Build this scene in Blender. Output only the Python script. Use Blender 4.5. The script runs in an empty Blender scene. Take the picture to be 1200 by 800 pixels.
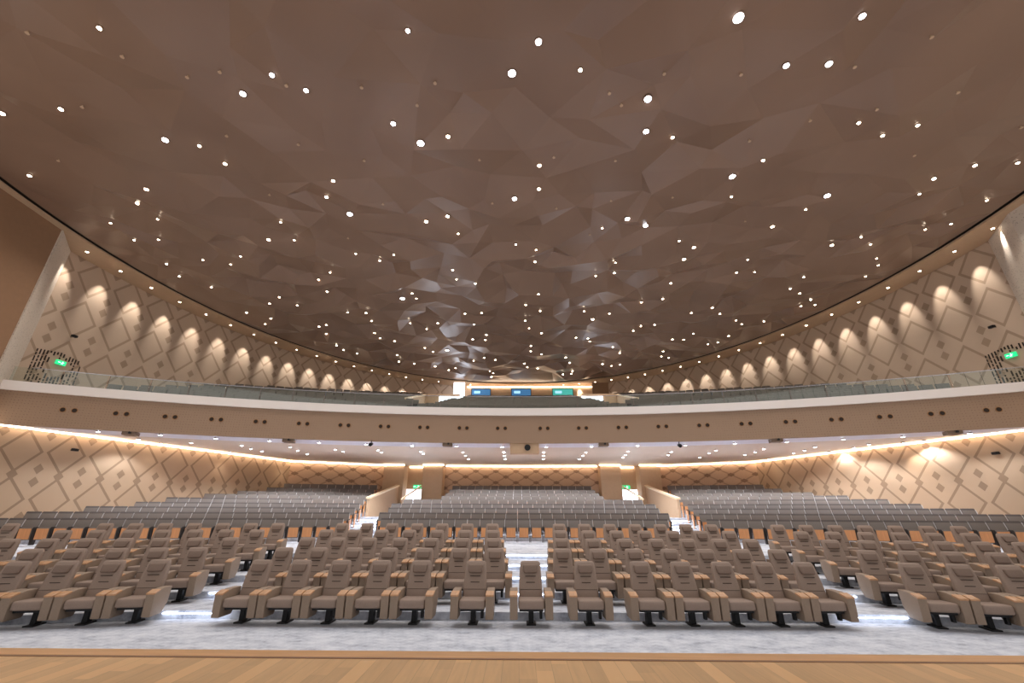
import bpy, bmesh, math, random
from mathutils import Vector, Matrix, geometry
from mathutils.bvhtree import BVHTree
random.seed(7)
S = bpy.context.scene
COL = S.collection
PI = math.pi

# ------------------------------------------------------------------ camera
F, TH, YAW, RO = 500.0, .381, .015, .003
CAM = Vector((-.23, 0, 1.9))
fv = Vector((-math.sin(YAW)*math.cos(TH), math.cos(YAW)*math.cos(TH), math.sin(TH)))
rv = Vector((math.cos(YAW), math.sin(YAW), 0)); uv_ = rv.cross(fv)
c_, s_ = math.cos(RO), math.sin(RO)
r2 = rv*c_ + uv_*s_; u2 = uv_*c_ - rv*s_
cd = bpy.data.cameras.new('camera'); cam = bpy.data.objects.new('camera', cd); COL.objects.link(cam)
cd.sensor_width = 36; cd.lens = F/1200*36; cd.clip_end = 200
M = Matrix((r2, u2, -fv)).transposed().to_4x4(); M.translation = CAM
cam.matrix_world = M; S.camera = cam
def ray(px, py): return (r2*(px-600) - u2*(py-400) + fv*F)
def at_z(px, py, z):
    d = ray(px, py); return CAM + d*((z-CAM.z)/d.z)
def at_y(px, py, y):
    d = ray(px, py); return CAM + d*(y/d.y)

# ------------------------------------------------------------------ materials
def lin(c):
    return tuple(((v/255)/12.92 if v/255 <= .04045 else ((v/255+.055)/1.055)**2.4) for v in c)+(1,)
def mat(name, rgb, rough=.6, metal=0, spec=.5):
    m = bpy.data.materials.new(name); m.use_nodes = True
    b = m.node_tree.nodes['Principled BSDF']
    b.inputs['Base Color'].default_value = lin(rgb); b.inputs['Roughness'].default_value = rough
    b.inputs['Metallic'].default_value = metal; b.inputs['Specular IOR Level'].default_value = spec
    return m
def emit(name, rgb, strength):
    m = bpy.data.materials.new(name); m.use_nodes = True
    b = m.node_tree.nodes['Principled BSDF']
    b.inputs['Base Color'].default_value = lin(rgb)
    b.inputs['Emission Color'].default_value = lin(rgb); b.inputs['Emission Strength'].default_value = strength
    return m
class NG:
    def __init__(s, m): s.t = m.node_tree; s.b = s.t.nodes['Principled BSDF']
    def n(s, typ, **k):
        x = s.t.nodes.new(typ)
        for a, v in k.items(): setattr(x, a, v)
        return x
    def put(s, inp, v):
        if isinstance(v, (int, float)): inp.default_value = v
        elif isinstance(v, tuple): inp.default_value = v
        else: s.t.links.new(v, inp)
    def m(s, op, a, b=0.0, c=0.0):
        x = s.n('ShaderNodeMath', operation=op); s.put(x.inputs[0], a); s.put(x.inputs[1], b); s.put(x.inputs[2], c); return x.outputs[0]
    def mix(s, f, a, b):
        x = s.n('ShaderNodeMix', data_type='RGBA'); s.put(x.inputs[0], f); s.put(x.inputs[6], a); s.put(x.inputs[7], b); return x.outputs[2]
    def noise(s, scale, detail=3, vec=None, rough=.5):
        x = s.n('ShaderNodeTexNoise'); x.inputs['Scale'].default_value = scale; x.inputs['Detail'].default_value = detail
        x.inputs['Roughness'].default_value = rough
        if vec is None: vec = s.n('ShaderNodeTexCoord').outputs['Object']
        s.t.links.new(vec, x.inputs['Vector']); return x.outputs['Fac']
    def ramp(s, f, stops):
        x = s.n('ShaderNodeValToRGB'); e = x.color_ramp.elements
        while len(e) < len(stops): e.new(.5)
        for i, (p, c) in enumerate(stops): e[i].position = p; e[i].color = c
        s.t.links.new(f, x.inputs[0]); return x.outputs[0]
    def bump(s, h, strength=.3, dist=.02):
        x = s.n('ShaderNodeBump'); x.inputs['Strength'].default_value = strength; x.inputs['Distance'].default_value = dist
        s.t.links.new(h, x.inputs['Height']); s.t.links.new(x.outputs[0], s.b.inputs['Normal'])
    def base(s, v): s.put(s.b.inputs['Base Color'], v)

def fabric(name, rgb, scale=60, amt=.16, rough=.85):
    m = mat(name, rgb, rough, 0, .3); g = NG(m)
    f = g.noise(scale, 4)
    a = tuple(v*(1-amt) for v in lin(rgb)[:3])+(1,); b = tuple(min(1, v*(1+amt)) for v in lin(rgb)[:3])+(1,)
    g.base(g.mix(f, a, b)); g.bump(f, .25, .004); return m
def wood(name, rgb, axis=1, plank=None, dark=.72):
    m = mat(name, rgb, .38, 0, .5); g = NG(m)
    tc = g.n('ShaderNodeTexCoord'); mp = g.n('ShaderNodeMapping'); g.t.links.new(tc.outputs['Object'], mp.inputs[0])
    sc = [14, 14, 14]; sc[axis] = 1.2; mp.inputs['Scale'].default_value = sc
    f = g.noise(1.6, 6, mp.outputs[0], .6)
    c = lin(rgb); d = tuple(v*dark for v in c[:3])+(1,)
    col = g.mix(f, d, tuple(min(1, v*1.18) for v in c[:3])+(1,))
    if plank:
        sx = g.n('ShaderNodeSeparateXYZ'); g.t.links.new(tc.outputs['Object'], sx.inputs[0])
        row = g.m('FLOOR', g.m('DIVIDE', sx.outputs[0], plank))
        yy = g.m('FLOOR', g.m('DIVIDE', g.m('ADD', sx.outputs[1], g.m('MULTIPLY', row, 0.77)), .92))
        cmb = g.n('ShaderNodeCombineXYZ'); g.t.links.new(row, cmb.inputs[0]); g.t.links.new(yy, cmb.inputs[1])
        wn = g.n('ShaderNodeTexWhiteNoise'); g.t.links.new(cmb.outputs[0], wn.inputs[0])
        col = g.mix(g.m('MULTIPLY', wn.outputs[0], .55), col, tuple(v*.62 for v in c[:3])+(1,))
        col2 = g.mix(g.m('MULTIPLY', g.m('GREATER_THAN', wn.outputs[0], .8), .5), col, tuple(min(1, v*1.35) for v in c[:3])+(1,))
        ed = g.m('LESS_THAN', g.m('FRACT', g.m('DIVIDE', sx.outputs[0], plank)), .03)
        col = g.mix(g.m('MULTIPLY', ed, .5), col2, tuple(v*.4 for v in c[:3])+(1,))
    g.base(col); return m

def lattice(name, base, dark, pu, pv, u0, v0, kind):
    """relief wall panel; UV = metres along the wall, metres of height"""
    m = mat(name, base, .55, 0, .35); g = NG(m)
    uvn = g.n('ShaderNodeUVMap'); sx = g.n('ShaderNodeSeparateXYZ'); g.t.links.new(uvn.outputs[0], sx.inputs[0])
    U = g.m('DIVIDE', g.m('SUBTRACT', sx.outputs[0], u0), pu); V = g.m('DIVIDE', g.m('SUBTRACT', sx.outputs[1], v0), pv)
    def dist(x, off): return g.m('ABSOLUTE', g.m('SUBTRACT', g.m('FRACT', g.m('ADD', x, .5-off)), .5))
    du, dv = dist(U, 0), dist(V, 0)
    if kind == 'big':
        mm = g.m('ADD', du, dv)
        outl = g.m('COMPARE', mm, .43, .04)
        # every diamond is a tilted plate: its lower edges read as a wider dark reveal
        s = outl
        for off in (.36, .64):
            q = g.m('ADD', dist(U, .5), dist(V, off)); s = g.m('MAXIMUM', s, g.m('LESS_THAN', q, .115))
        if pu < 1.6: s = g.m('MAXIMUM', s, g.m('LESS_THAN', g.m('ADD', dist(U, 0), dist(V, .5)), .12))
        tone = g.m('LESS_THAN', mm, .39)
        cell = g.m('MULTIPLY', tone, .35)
    else:
        mm = g.m('ADD', du, dv)
        ln = g.m('COMPARE', g.m('ADD', dist(U, 0), dist(V, 0)), .5, .06)
        s = g.m('MULTIPLY', ln, .6)
        q = g.m('ADD', dist(U, .5), dist(V, 0)); s = g.m('MAXIMUM', s, g.m('LESS_THAN', q, .17))
        q = g.m('ADD', dist(U, 0), dist(V, .5)); s = g.m('MAXIMUM', s, g.m('LESS_THAN', q, .17))
        cell = g.m('MULTIPLY', g.m('LESS_THAN', mm, .4), .3)
    nz = g.noise(3.0, 3)
    c = lin(base)
    col = g.mix(g.m('MULTIPLY', nz, .35), c, tuple(v*.8 for v in c[:3])+(1,))
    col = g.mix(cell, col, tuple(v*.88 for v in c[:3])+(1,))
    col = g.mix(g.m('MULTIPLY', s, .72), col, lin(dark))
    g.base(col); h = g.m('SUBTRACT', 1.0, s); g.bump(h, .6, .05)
    return m

M_ = {}
M_['leather'] = fabric('taupe_fabric', (150, 130, 116), 90, .12, .7)
M_['pillow'] = fabric('taupe_pillow_shaded', (128, 108, 95), 90, .12, .75)  # same taupe as the chair, darkened for the shade on the headrest
M_['seam'] = mat('seam_shadow_thread', (78, 64, 56), .9)
M_['armside'] = fabric('arm_leather', (150, 130, 112), 40, .08, .6)
M_['cap'] = wood('arm_cap_wood', (196, 148, 106), 1)
M_['black'] = mat('black_metal', (22, 21, 22), .45, .3)
M_['greyseat'] = fabric('grey_seat_fabric', (116, 108, 102), 80, .14, .8)
M_['darkgrey'] = fabric('seat_top_darker_grey', (84, 76, 73), 80, .14, .8)  # darker grey for the upper edge of the rear seat backs
M_['orange'] = wood('seat_shell_wood', (208, 144, 92), 2)
M_['dark'] = mat('dark_arm_plastic', (58, 50, 46), .6)
M_['stage'] = wood('stage_boards', (216, 172, 120), 1, .115)
M_['stage_edge'] = wood('stage_edge_wood', (212, 160, 106), 0)
M_['tan'] = fabric('tan_plaster', (196, 165, 134), 6, .06, .7)
M_['brown_panel'] = fabric('brown_panel', (150, 116, 88), 5, .08, .7)
M_['fascia'] = mat('balcony_panel', (176, 142, 115), .6); g = NG(M_['fascia'])
uvn = g.n('ShaderNodeUVMap'); vo = g.n('ShaderNodeTexVoronoi'); vo.inputs['Scale'].default_value = 9; vo.inputs['Randomness'].default_value = .15
g.t.links.new(uvn.outputs[0], vo.inputs['Vector'])
g.base(g.mix(g.m('MULTIPLY', g.m('LESS_THAN', vo.outputs['Distance'], .16), .45), lin((158, 130, 106)), lin((86, 66, 52))))
M_['railcap'] = mat('cream_cap', (242, 234, 228), .5)
M_['soffit'] = fabric('soffit_plaster', (206, 188, 172), 2, .05, .55)
M_['soffit_lit'] = fabric('soffit_lit_tint', (214, 210, 220), 2, .04, .5)  # whiter tint stands in for light thrown up onto the front band
M_['white'] = emit('cool_white_lens', (235, 240, 255), 30)
M_['warm'] = emit('warm_white_lens', (255, 232, 205), 22)
M_['warm2'] = emit('small_warm_lens', (255, 228, 200), 12)
M_['nozzle'] = mat('pale_fitting', (200, 170, 140), .4)
M_['ring'] = mat('fitting_ring', (120, 100, 84), .4, .5)
M_['cove'] = emit('cove_glow', (255, 232, 204), 9)
M_['strip'] = emit('step_strip_glow', (225, 236, 255), 7)
M_['door_light'] = emit('lobby_daylight', (236, 242, 255), 3.2)
M_['blue'] = emit('booth_blue', (70, 125, 175), .55)
M_['teal'] = emit('booth_teal', (70, 175, 165), .7)
M_['green'] = emit('exit_green', (30, 190, 120), 1.3)
M_['exitwhite'] = emit('exit_white', (205, 250, 225), 1.6)
M_['slot'] = mat('dark_slot', (48, 36, 28), .9)
M_['rail'] = wood('pale_rail_wood', (240, 214, 178), 1)
M_['pale'] = mat('gap_strip_pale', (186, 182, 182), .5)  # colour of the strips added in the gaps between rear seat backs
M_['hole'] = mat('dark_recess', (42, 28, 20), .8)
M_['brass'] = mat('brass_rim', (160, 118, 80), .35, .8)
M_['chrome'] = mat('chrome', (210, 210, 214), .2, 1)
# ceiling
m = mat('ceiling_facets', (160, 126, 100), .29, 0, .5); g = NG(m)
f = g.noise(.35, 2); g.base(g.mix(f, lin((126, 99, 81)), lin((150, 121, 101)))); M_['ceil'] = m
# carpet
m = mat('pale_carpet', (196, 198, 206), .9, 0, .2); g = NG(m)
tc = g.n('ShaderNodeTexCoord'); mp = g.n('ShaderNodeMapping'); g.t.links.new(tc.outputs['Object'], mp.inputs[0]); mp.inputs['Scale'].default_value = (1, 1.5, 1)
a = g.noise(2.2, 8, mp.outputs[0], .72); b = g.noise(9, 5, mp.outputs[0], .7)
x = g.m('ADD', g.m('MULTIPLY', a, .65), g.m('MULTIPLY', b, .35))
g.base(g.ramp(x, [(.34, lin((132, 136, 148))), (.44, lin((186, 190, 200))), (.55, lin((212, 215, 222))), (.7, lin((228, 230, 235)))]))
M_['carpet'] = m
# glass
m = bpy.data.materials.new('rail_glass'); m.use_nodes = True; nt = m.node_tree; nt.nodes.clear()
o = nt.nodes.new('ShaderNodeOutputMaterial'); mx = nt.nodes.new('ShaderNodeMixShader'); tr = nt.nodes.new('ShaderNodeBsdfTransparent'); gl = nt.nodes.new('ShaderNodeBsdfGlossy')
tr.inputs[0].default_value = (.93, .965, .95, 1); gl.inputs['Roughness'].default_value = .03; gl.inputs[0].default_value = (.9, 1, .96, 1)
fr = nt.nodes.new('ShaderNodeFresnel'); fr.inputs[0].default_value = 1.5
nt.links.new(fr.outputs[0], mx.inputs[0]); nt.links.new(tr.outputs[0], mx.inputs[1]); nt.links.new(gl.outputs[0], mx.inputs[2]); nt.links.new(mx.outputs[0], o.inputs[0])
M_['glass'] = m
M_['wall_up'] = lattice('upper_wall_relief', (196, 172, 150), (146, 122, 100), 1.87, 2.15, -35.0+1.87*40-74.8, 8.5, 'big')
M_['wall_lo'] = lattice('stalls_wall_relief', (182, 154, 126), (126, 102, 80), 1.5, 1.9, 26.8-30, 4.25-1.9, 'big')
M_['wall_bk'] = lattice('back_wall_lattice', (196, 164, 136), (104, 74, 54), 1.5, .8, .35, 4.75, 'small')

# ------------------------------------------------------------------ mesh helpers
def bm_(): return bmesh.new()
def box(bm, x0, x1, y0, y1, z0, z1, bev=0, seg=2, mi=0):
    r = bmesh.ops.create_cube(bm, size=1)
    for v in r['verts']:
        v.co = Vector((x0+(v.co.x+.5)*(x1-x0), y0+(v.co.y+.5)*(y1-y0), z0+(v.co.z+.5)*(z1-z0)))
    fs = list({f for v in r['verts'] for f in v.link_faces})
    for f in fs: f.material_index = mi
    if bev:
        bmesh.ops.bevel(bm, geom=list({e for v in r['verts'] for e in v.link_edges}), offset=bev, segments=seg, affect='EDGES', profile=.6)
    return r
def prism_x(bm, prof, x0, x1, bev=0, seg=2, mi=0, taper=None):
    """prof: list of (y,z) going round; extruded along x"""
    a = [bm.verts.new((x0, y, z)) for y, z in prof]; b = [bm.verts.new((x1, y, z)) for y, z in prof]
    fs = [bm.faces.new(a[::-1]), bm.faces.new(b)]
    n = len(prof)
    for i in range(n): fs.append(bm.faces.new((a[i], a[(i+1) % n], b[(i+1) % n], b[i])))
    for f in fs: f.material_index = mi
    bmesh.ops.recalc_face_normals(bm, faces=fs)
    if bev: bmesh.ops.bevel(bm, geom=list({e for v in a+b for e in v.link_edges}), offset=bev, segments=seg, affect='EDGES', profile=.6)
def loft(bm, rings, mi=0):
    vs = [[bm.verts.new(p) for p in r] for r in rings]
    fs = []
    for a, b in zip(vs, vs[1:]):
        n = len(a)
        for i in range(n): fs.append(bm.faces.new((a[i], a[(i+1) % n], b[(i+1) % n], b[i])))
    fs.append(bm.faces.new(vs[0][::-1])); fs.append(bm.faces.new(vs[-1]))
    for f in fs: f.material_index = mi
    bmesh.ops.recalc_face_normals(bm, faces=fs)
def rrect(w, d, r, n=3):
    """rounded rectangle ring in 2-D, full width w and depth d"""
    pts = []
    for cx, cy, a0 in ((w/2-r, d/2-r, 0), (-w/2+r, d/2-r, 90), (-w/2+r, -d/2+r, 180), (w/2-r, -d/2+r, 270)):
        for i in range(n+1):
            a = math.radians(a0+90*i/n); pts.append((cx+r*math.cos(a), cy+r*math.sin(a)))
    return pts
def cyl(bm, p0, p1, r0, r1=None, n=16, mi=0):
    r1 = r0 if r1 is None else r1
    p0, p1 = Vector(p0), Vector(p1); d = (p1-p0); L = d.length
    mt = Matrix.Translation((p0+p1)/2) @ d.to_track_quat('Z', 'Y').to_matrix().to_4x4()
    r = bmesh.ops.create_cone(bm, cap_ends=True, segments=n, radius1=r0, radius2=r1, depth=L, matrix=mt)
    for v in r['verts']:
        for f in v.link_faces: f.material_index = mi
def poly_slab(bm, pts, z0, z1):
    a = [bm.verts.new((x, y, z0)) for x, y in pts]; b = [bm.verts.new((x, y, z1)) for x, y in pts]
    fs = [bm.faces.new(a[::-1]), bm.faces.new(b)]; n = len(pts)
    for i in range(n): fs.append(bm.faces.new((a[i], a[(i+1) % n], b[(i+1) % n], b[i])))
    bmesh.ops.recalc_face_normals(bm, faces=fs)
def obj(name, bm, m, parent=None, smooth=False, loc=None, rz=0):
    me = bpy.data.meshes.new(name); bm.to_mesh(me); bm.free()
    for x in (m if isinstance(m, (list, tuple)) else [m]): me.materials.append(x)
    if smooth:
        for p in me.polygons: p.use_smooth = True
        try: me.set_sharp_from_angle(angle=math.radians(42))
        except Exception: pass
    o = bpy.data.objects.new(name, me); COL.objects.link(o)
    if parent: o.parent = parent
    if loc: o.location = loc
    o.rotation_euler.z = rz
    return o
def tag(o, label=None, cat=None, group=None, kind=None):
    if label: o['label'] = label
    if cat: o['category'] = cat
    if group: o['group'] = group
    if kind: o['kind'] = kind
    return o
def empty(name, loc=(0, 0, 0), rz=0):
    o = bpy.data.objects.new(name, None); COL.objects.link(o); o.location = loc; o.rotation_euler.z = rz
    o.empty_display_size = .2; return o
def dup(root, loc, rz, label, group=None, kids=True):
    r = root.copy(); COL.objects.link(r); r.location = loc; r.rotation_euler = (0, 0, rz)
    r['label'] = label
    if group: r['group'] = group
    if kids:
        for ch in KIDS.get(root.name, root.children):
            c = ch.copy(); COL.objects.link(c); c.parent = r
            for gch in KIDS.get(ch.name, ch.children):
                d = gch.copy(); COL.objects.link(d); d.parent = c
    return r
KIDS = {}
ORD = ['zeroth', 'first', 'second', 'third', 'fourth', 'fifth', 'sixth', 'seventh', 'eighth', 'ninth', 'tenth', 'eleventh', 'twelfth', 'thirteenth', 'fourteenth', 'fifteenth', 'sixteenth', 'seventeenth', 'eighteenth', 'nineteenth', 'twentieth']
def od(n):
    if n <= 20: return ORD[n]
    T = ['', '', 'twent', 'thirt', 'fort', 'fift', 'sixt'][n//10]; return T+'y-'+ORD[n % 10] if n % 10 else T+'ieth'

# ------------------------------------------------------------------ plan curves
STW = [(0, 33.3), (10, 32.9), (15.9, 30.2), (18.6, 23.5), (20.2, 19.8), (21.2, 16.9), (21.9, 10)]     # stalls wall, |x| -> y
def back_lo(x):
    x = abs(x)
    for (a, b), (c, d) in zip(STW, STW[1:]):
        if a <= x <= c: return b+(d-b)*(x-a)/(c-a)
    return 0
EX, EY, EA, EB = -.2, 16.9, 20.95, 24.34
WALLK, EDGEK = 1.035, .955
def ell(t, k): return EX+EA*k*math.sin(t), EY+EB*k*math.cos(t)
def back_up(x, k=WALLK):
    q = (x-EX)/(EA*k)
    return EY+EB*k*math.sqrt(1-q*q) if abs(q) < 1 else EY
def front_arc(x, r=46.2): return -24.45+math.sqrt(r*r-x*x)
T11, T14 = math.tan(math.radians(11)), math.tan(math.radians(14))
def bend_v(x): return T11*max(0, abs(x)-6.6)
def bend_r(x): return T14*max(0, abs(x)-7.4)

def region_slab(bm, front, back, z0, z1, xs):
    xs = [x for x in xs if front(x) < back(x)-.01]
    if len(xs) < 2: return
    pts = [(x, front(x)) for x in xs]+[(x, back(x)) for x in reversed(xs)]
    # split into strips so that concave outlines triangulate cleanly
    for a, b in zip(xs, xs[1:]):
        poly_slab(bm, [(a, front(a)), (b, front(b)), (b, back(b)), (a, back(a))], z0, z1)
def clean(bm):
    bmesh.ops.remove_doubles(bm, verts=bm.verts, dist=.0005)
    seen = {}; kill = []
    for f in bm.faces:
        k = tuple(sorted(v.index for v in f.verts))
        if k in seen: kill += [f, seen[k]]
        else: seen[k] = f
    if kill: bmesh.ops.delete(bm, geom=list(set(kill)), context='FACES_ONLY')

# ------------------------------------------------------------------ floors
bm = bm_()
poly_slab(bm, [(-14, -6), (14, -6), (14, 3.8), (-14, 3.8)], -.2, .9)
st = tag(obj('floor_stage', bm, M_['stage']), 'pale honey timber boards of the stage floor', 'floor', kind='structure')
bm = bm_(); box(bm, -14, 14, 3.78, 3.95, .66, .905, .012)

bm3 = bm_(); box(bm3, -14, 14, 3.95, 3.985, .60, .885, .008)
tag(obj('trim_5', bm3, wood('stage_groove_wood', (150, 100, 62), 0)), 'thin darker strip on the outer lip of the stage edge', 'trim', kind='structure')
bm4 = bm_(); box(bm4, -14, 14, 3.755, 3.785, .8, .903)
tag(obj('trim_6', bm4, wood('stage_joint_wood', (128, 84, 52), 0)), 'thin dark joint between the stage boards and the edge nosing', 'trim', kind='structure')
tag(obj('trim_1', bm, M_['stage_edge']), 'darker orange timber nosing along the stage edge', 'trim', kind='structure')
bm = bm_(); box(bm, -14, 14, 3.7, 3.93, -.2, .62)
tag(obj('wall_stage_front', bm, M_['black']), 'dark front face below the stage edge', 'wall', kind='structure')

VE = [9.45, 10.7, 12.05, 13.4, 14.8]           # VIP step edges
VZ = [.14, .28, .42, .56, .70]
VY = [9.2, 10.4, 11.75, 13.1, 14.5]            # pedestal rows
RT = [20.2+1.45*k for k in range(9)]           # y of rear back tops
RZ = [.72, .95, 1.18, 1.40, 1.65, 1.88, 2.10, 2.38, 2.70]
RE = [y-.95 for y in RT]
XS = sorted({round(-22+.5*i, 3) for i in range(89)} | {-6.6, 6.6, -7.4, 7.4, -5.35, 5.35, -5.3501, 5.3501, -8.9, 8.9, -8.9001, 8.9001, -15.9, 15.9, -10, 10})
bm = bm_()
front0 = lambda x: 3.97
region_slab(bm, front0, back_lo, -.3, 0, XS)
z = 0
for e, zz in zip(VE, VZ):
    region_slab(bm, lambda x: e-bend_v(x), back_lo, z, zz, XS); z = zz
for k in range(9):
    if k == 0: z = VZ[-1]; RZ[0] = .72
    cut = k >= 5
    if not cut:
        region_slab(bm, lambda x: RE[k]-bend_r(x), back_lo, z-.001, RZ[k], XS)
    else:
        for seg in ([x for x in XS if x <= -8.9], [x for x in XS if -5.35 <= x <= 5.35], [x for x in XS if x >= 8.9]):
            region_slab(bm, lambda x: RE[k]-bend_r(x), back_lo, z, RZ[k], seg)
    z = RZ[k]
for sx in (-1, 1):     # landing in the doorway recess
    a, b = sorted((sx*7.1, sx*8.6)); poly_slab(bm, [(a, 32.6), (b, 32.6), (b, 33.9), (a, 33.9)], 1.3, 1.65)
tag(obj('floor', bm, M_['carpet']), 'pale grey mottled carpet on the stepped floor of the hall', 'floor', kind='structure')

# ------------------------------------------------------------------ walls
def uv_wall(name, pts, z0f, z1f, m, s0=0.0, thick=.25, rows=1, out=1):
    """pts along plan, normal side irrelevant (two-sided); UV in metres"""
    bm = bm_(); L = bm.loops.layers.uv.new('UVMap'); s = s0; S_ = [s0]
    for a, b in zip(pts, pts[1:]): s += math.hypot(b[0]-a[0], b[1]-a[1]); S_.append(s)
    for i in range(len(pts)-1):
        (x0, y0), (x1, y1) = pts[i], pts[i+1]
        za0, zb0, za1, zb1 = z0f(x0, y0), z1f(x0, y0), z0f(x1, y1), z1f(x1, y1)
        q = [bm.verts.new(p) for p in ((x0, y0, za0), (x1, y1, za1), (x1, y1, zb1), (x0, y0, zb0))]
        f = bm.faces.new(q)
        for lp, u, v in zip(f.loops, (S_[i], S_[i+1], S_[i+1], S_[i]), (za0, za1, zb1, zb0)): lp[L].uv = (u, v)
    bmesh.ops.remove_doubles(bm, verts=bm.verts, dist=.0005)
    o = obj(name, bm, m)
    sm = o.modifiers.new('s', 'SOLIDIFY'); sm.thickness = thick; sm.offset = out
    return o
TM = 1.72
# upper elliptical wall; arc length measured from the rear centre
N = 240; pts = []; acc = 0; ss = []
ts = [-TM+2*TM*i/N for i in range(N+1)]
pts = [ell(t, WALLK) for t in ts]
L = [0]
for a, b in zip(pts, pts[1:]): L.append(L[-1]+math.hypot(b[0]-a[0], b[1]-a[1]))
mid = L[N//2]
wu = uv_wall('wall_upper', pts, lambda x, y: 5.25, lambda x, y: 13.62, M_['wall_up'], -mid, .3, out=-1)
tag(wu, 'curved beige upper wall with raised diamond pattern', 'wall', kind='structure')
# stalls walls
side = [(x, y) for x, y in STW[2:]]
def polysub(p, n=10):
    o = []
    for a, b in zip(p, p[1:]):
        for i in range(n): o.append((a[0]+(b[0]-a[0])*i/n, a[1]+(b[1]-a[1])*i/n))
    return o+[p[-1]]
s15 = sum(math.hypot(b[0]-a[0], b[1]-a[1]) for a, b in zip(STW[:3], STW[1:3]))
for sx, nm, wd in ((-1, 'wall_left', 'left'), (1, 'wall_right', 'right')):
    p = [(sx*x, y) for x, y in polysub(side)]
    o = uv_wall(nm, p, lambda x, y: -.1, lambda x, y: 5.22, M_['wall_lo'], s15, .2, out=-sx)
    tag(o, 'beige diamond relief wall on the %s side of the stalls' % wd, 'wall', kind='structure')
i0 = [(0, 33.3), (5.7, 33.07)]
for k, (p) in enumerate(([(-5.7, 33.07), (0, 33.3), (5.7, 33.07)], [(-15.9, 30.2), (-10, 32.9)], [(10, 32.9), (15.9, 30.2)])):
    o = uv_wall('wall_back' if k == 0 else 'wall_back_%s' % ('left' if k == 1 else 'right'), p, lambda x, y: .5, lambda x, y: 5.22, M_['wall_bk'], (-5.7 if k == 0 else 0), .2, out=-1)
    tag(o, 'rear stalls wall with small brown diamond lattice, %s' % ('centre', 'left block', 'right block')[k], 'wall', kind='structure')
# fin walls at the stage sides
mperf = mat('perforated_cream', (214, 200, 184), .6); g = NG(mperf)
vo = g.n('ShaderNodeTexVoronoi'); vo.inputs['Scale'].default_value = 11; g.t.links.new(g.n('ShaderNodeTexCoord').outputs['Object'], vo.inputs['Vector'])
g.base(g.mix(g.m('MULTIPLY', g.m('LESS_THAN', vo.outputs['Distance'], .22), .55), lin((214, 200, 184)), lin((110, 88, 70))))
bm = bm_(); poly_slab(bm, [(-20.65, 15.6), (-21.6, 15.3), (-20.6, 9.0), (-20.0, 9.0)], 5.6, 13.6)
bm2 = bm_(); poly_slab(bm2, [(-20.6, 15.62), (-21.95, 17.35), (-22.3, 17.1), (-21.0, 15.5)], 5.6, 13.6)
tag(obj('wall_stage_return', bm2, mperf), 'paler narrow return face of the left stage side wall', 'wall', kind='structure')
tag(obj('wall_stage_left', bm, M_['brown_panel']), 'brown side panel wall at the far left edge', 'wall', kind='structure')
bm = bm_(); poly_slab(bm, [(20.35, 14.95), (21.8, 17.4), (22.4, 17.0), (21.6, 14.5), (20.3, 9.0), (19.7, 9.0)], 5.6, 13.6)
tag(obj('wall_stage_right', bm, mperf), 'pale perforated side panel wall at the far right edge', 'wall', kind='structure')
for sx, nm in ((-1, 'left'), (1, 'right')):
    a, b = sorted((sx*19.9, sx*20.6))
    bm = bm_(); poly_slab(bm, [(sx*21.35 if sx < 0 else 22.2, 16.05), (sx*21.9 if sx < 0 else 22.6, 16.6), (sx*22.4, 9), (sx*22.0, 9)], -.1, 6.95)
    tag(obj('wall_stage_lower_'+nm, bm, M_['tan']), 'plain tan pier below the %s stage side panel' % nm, 'wall', kind='structure')

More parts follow.
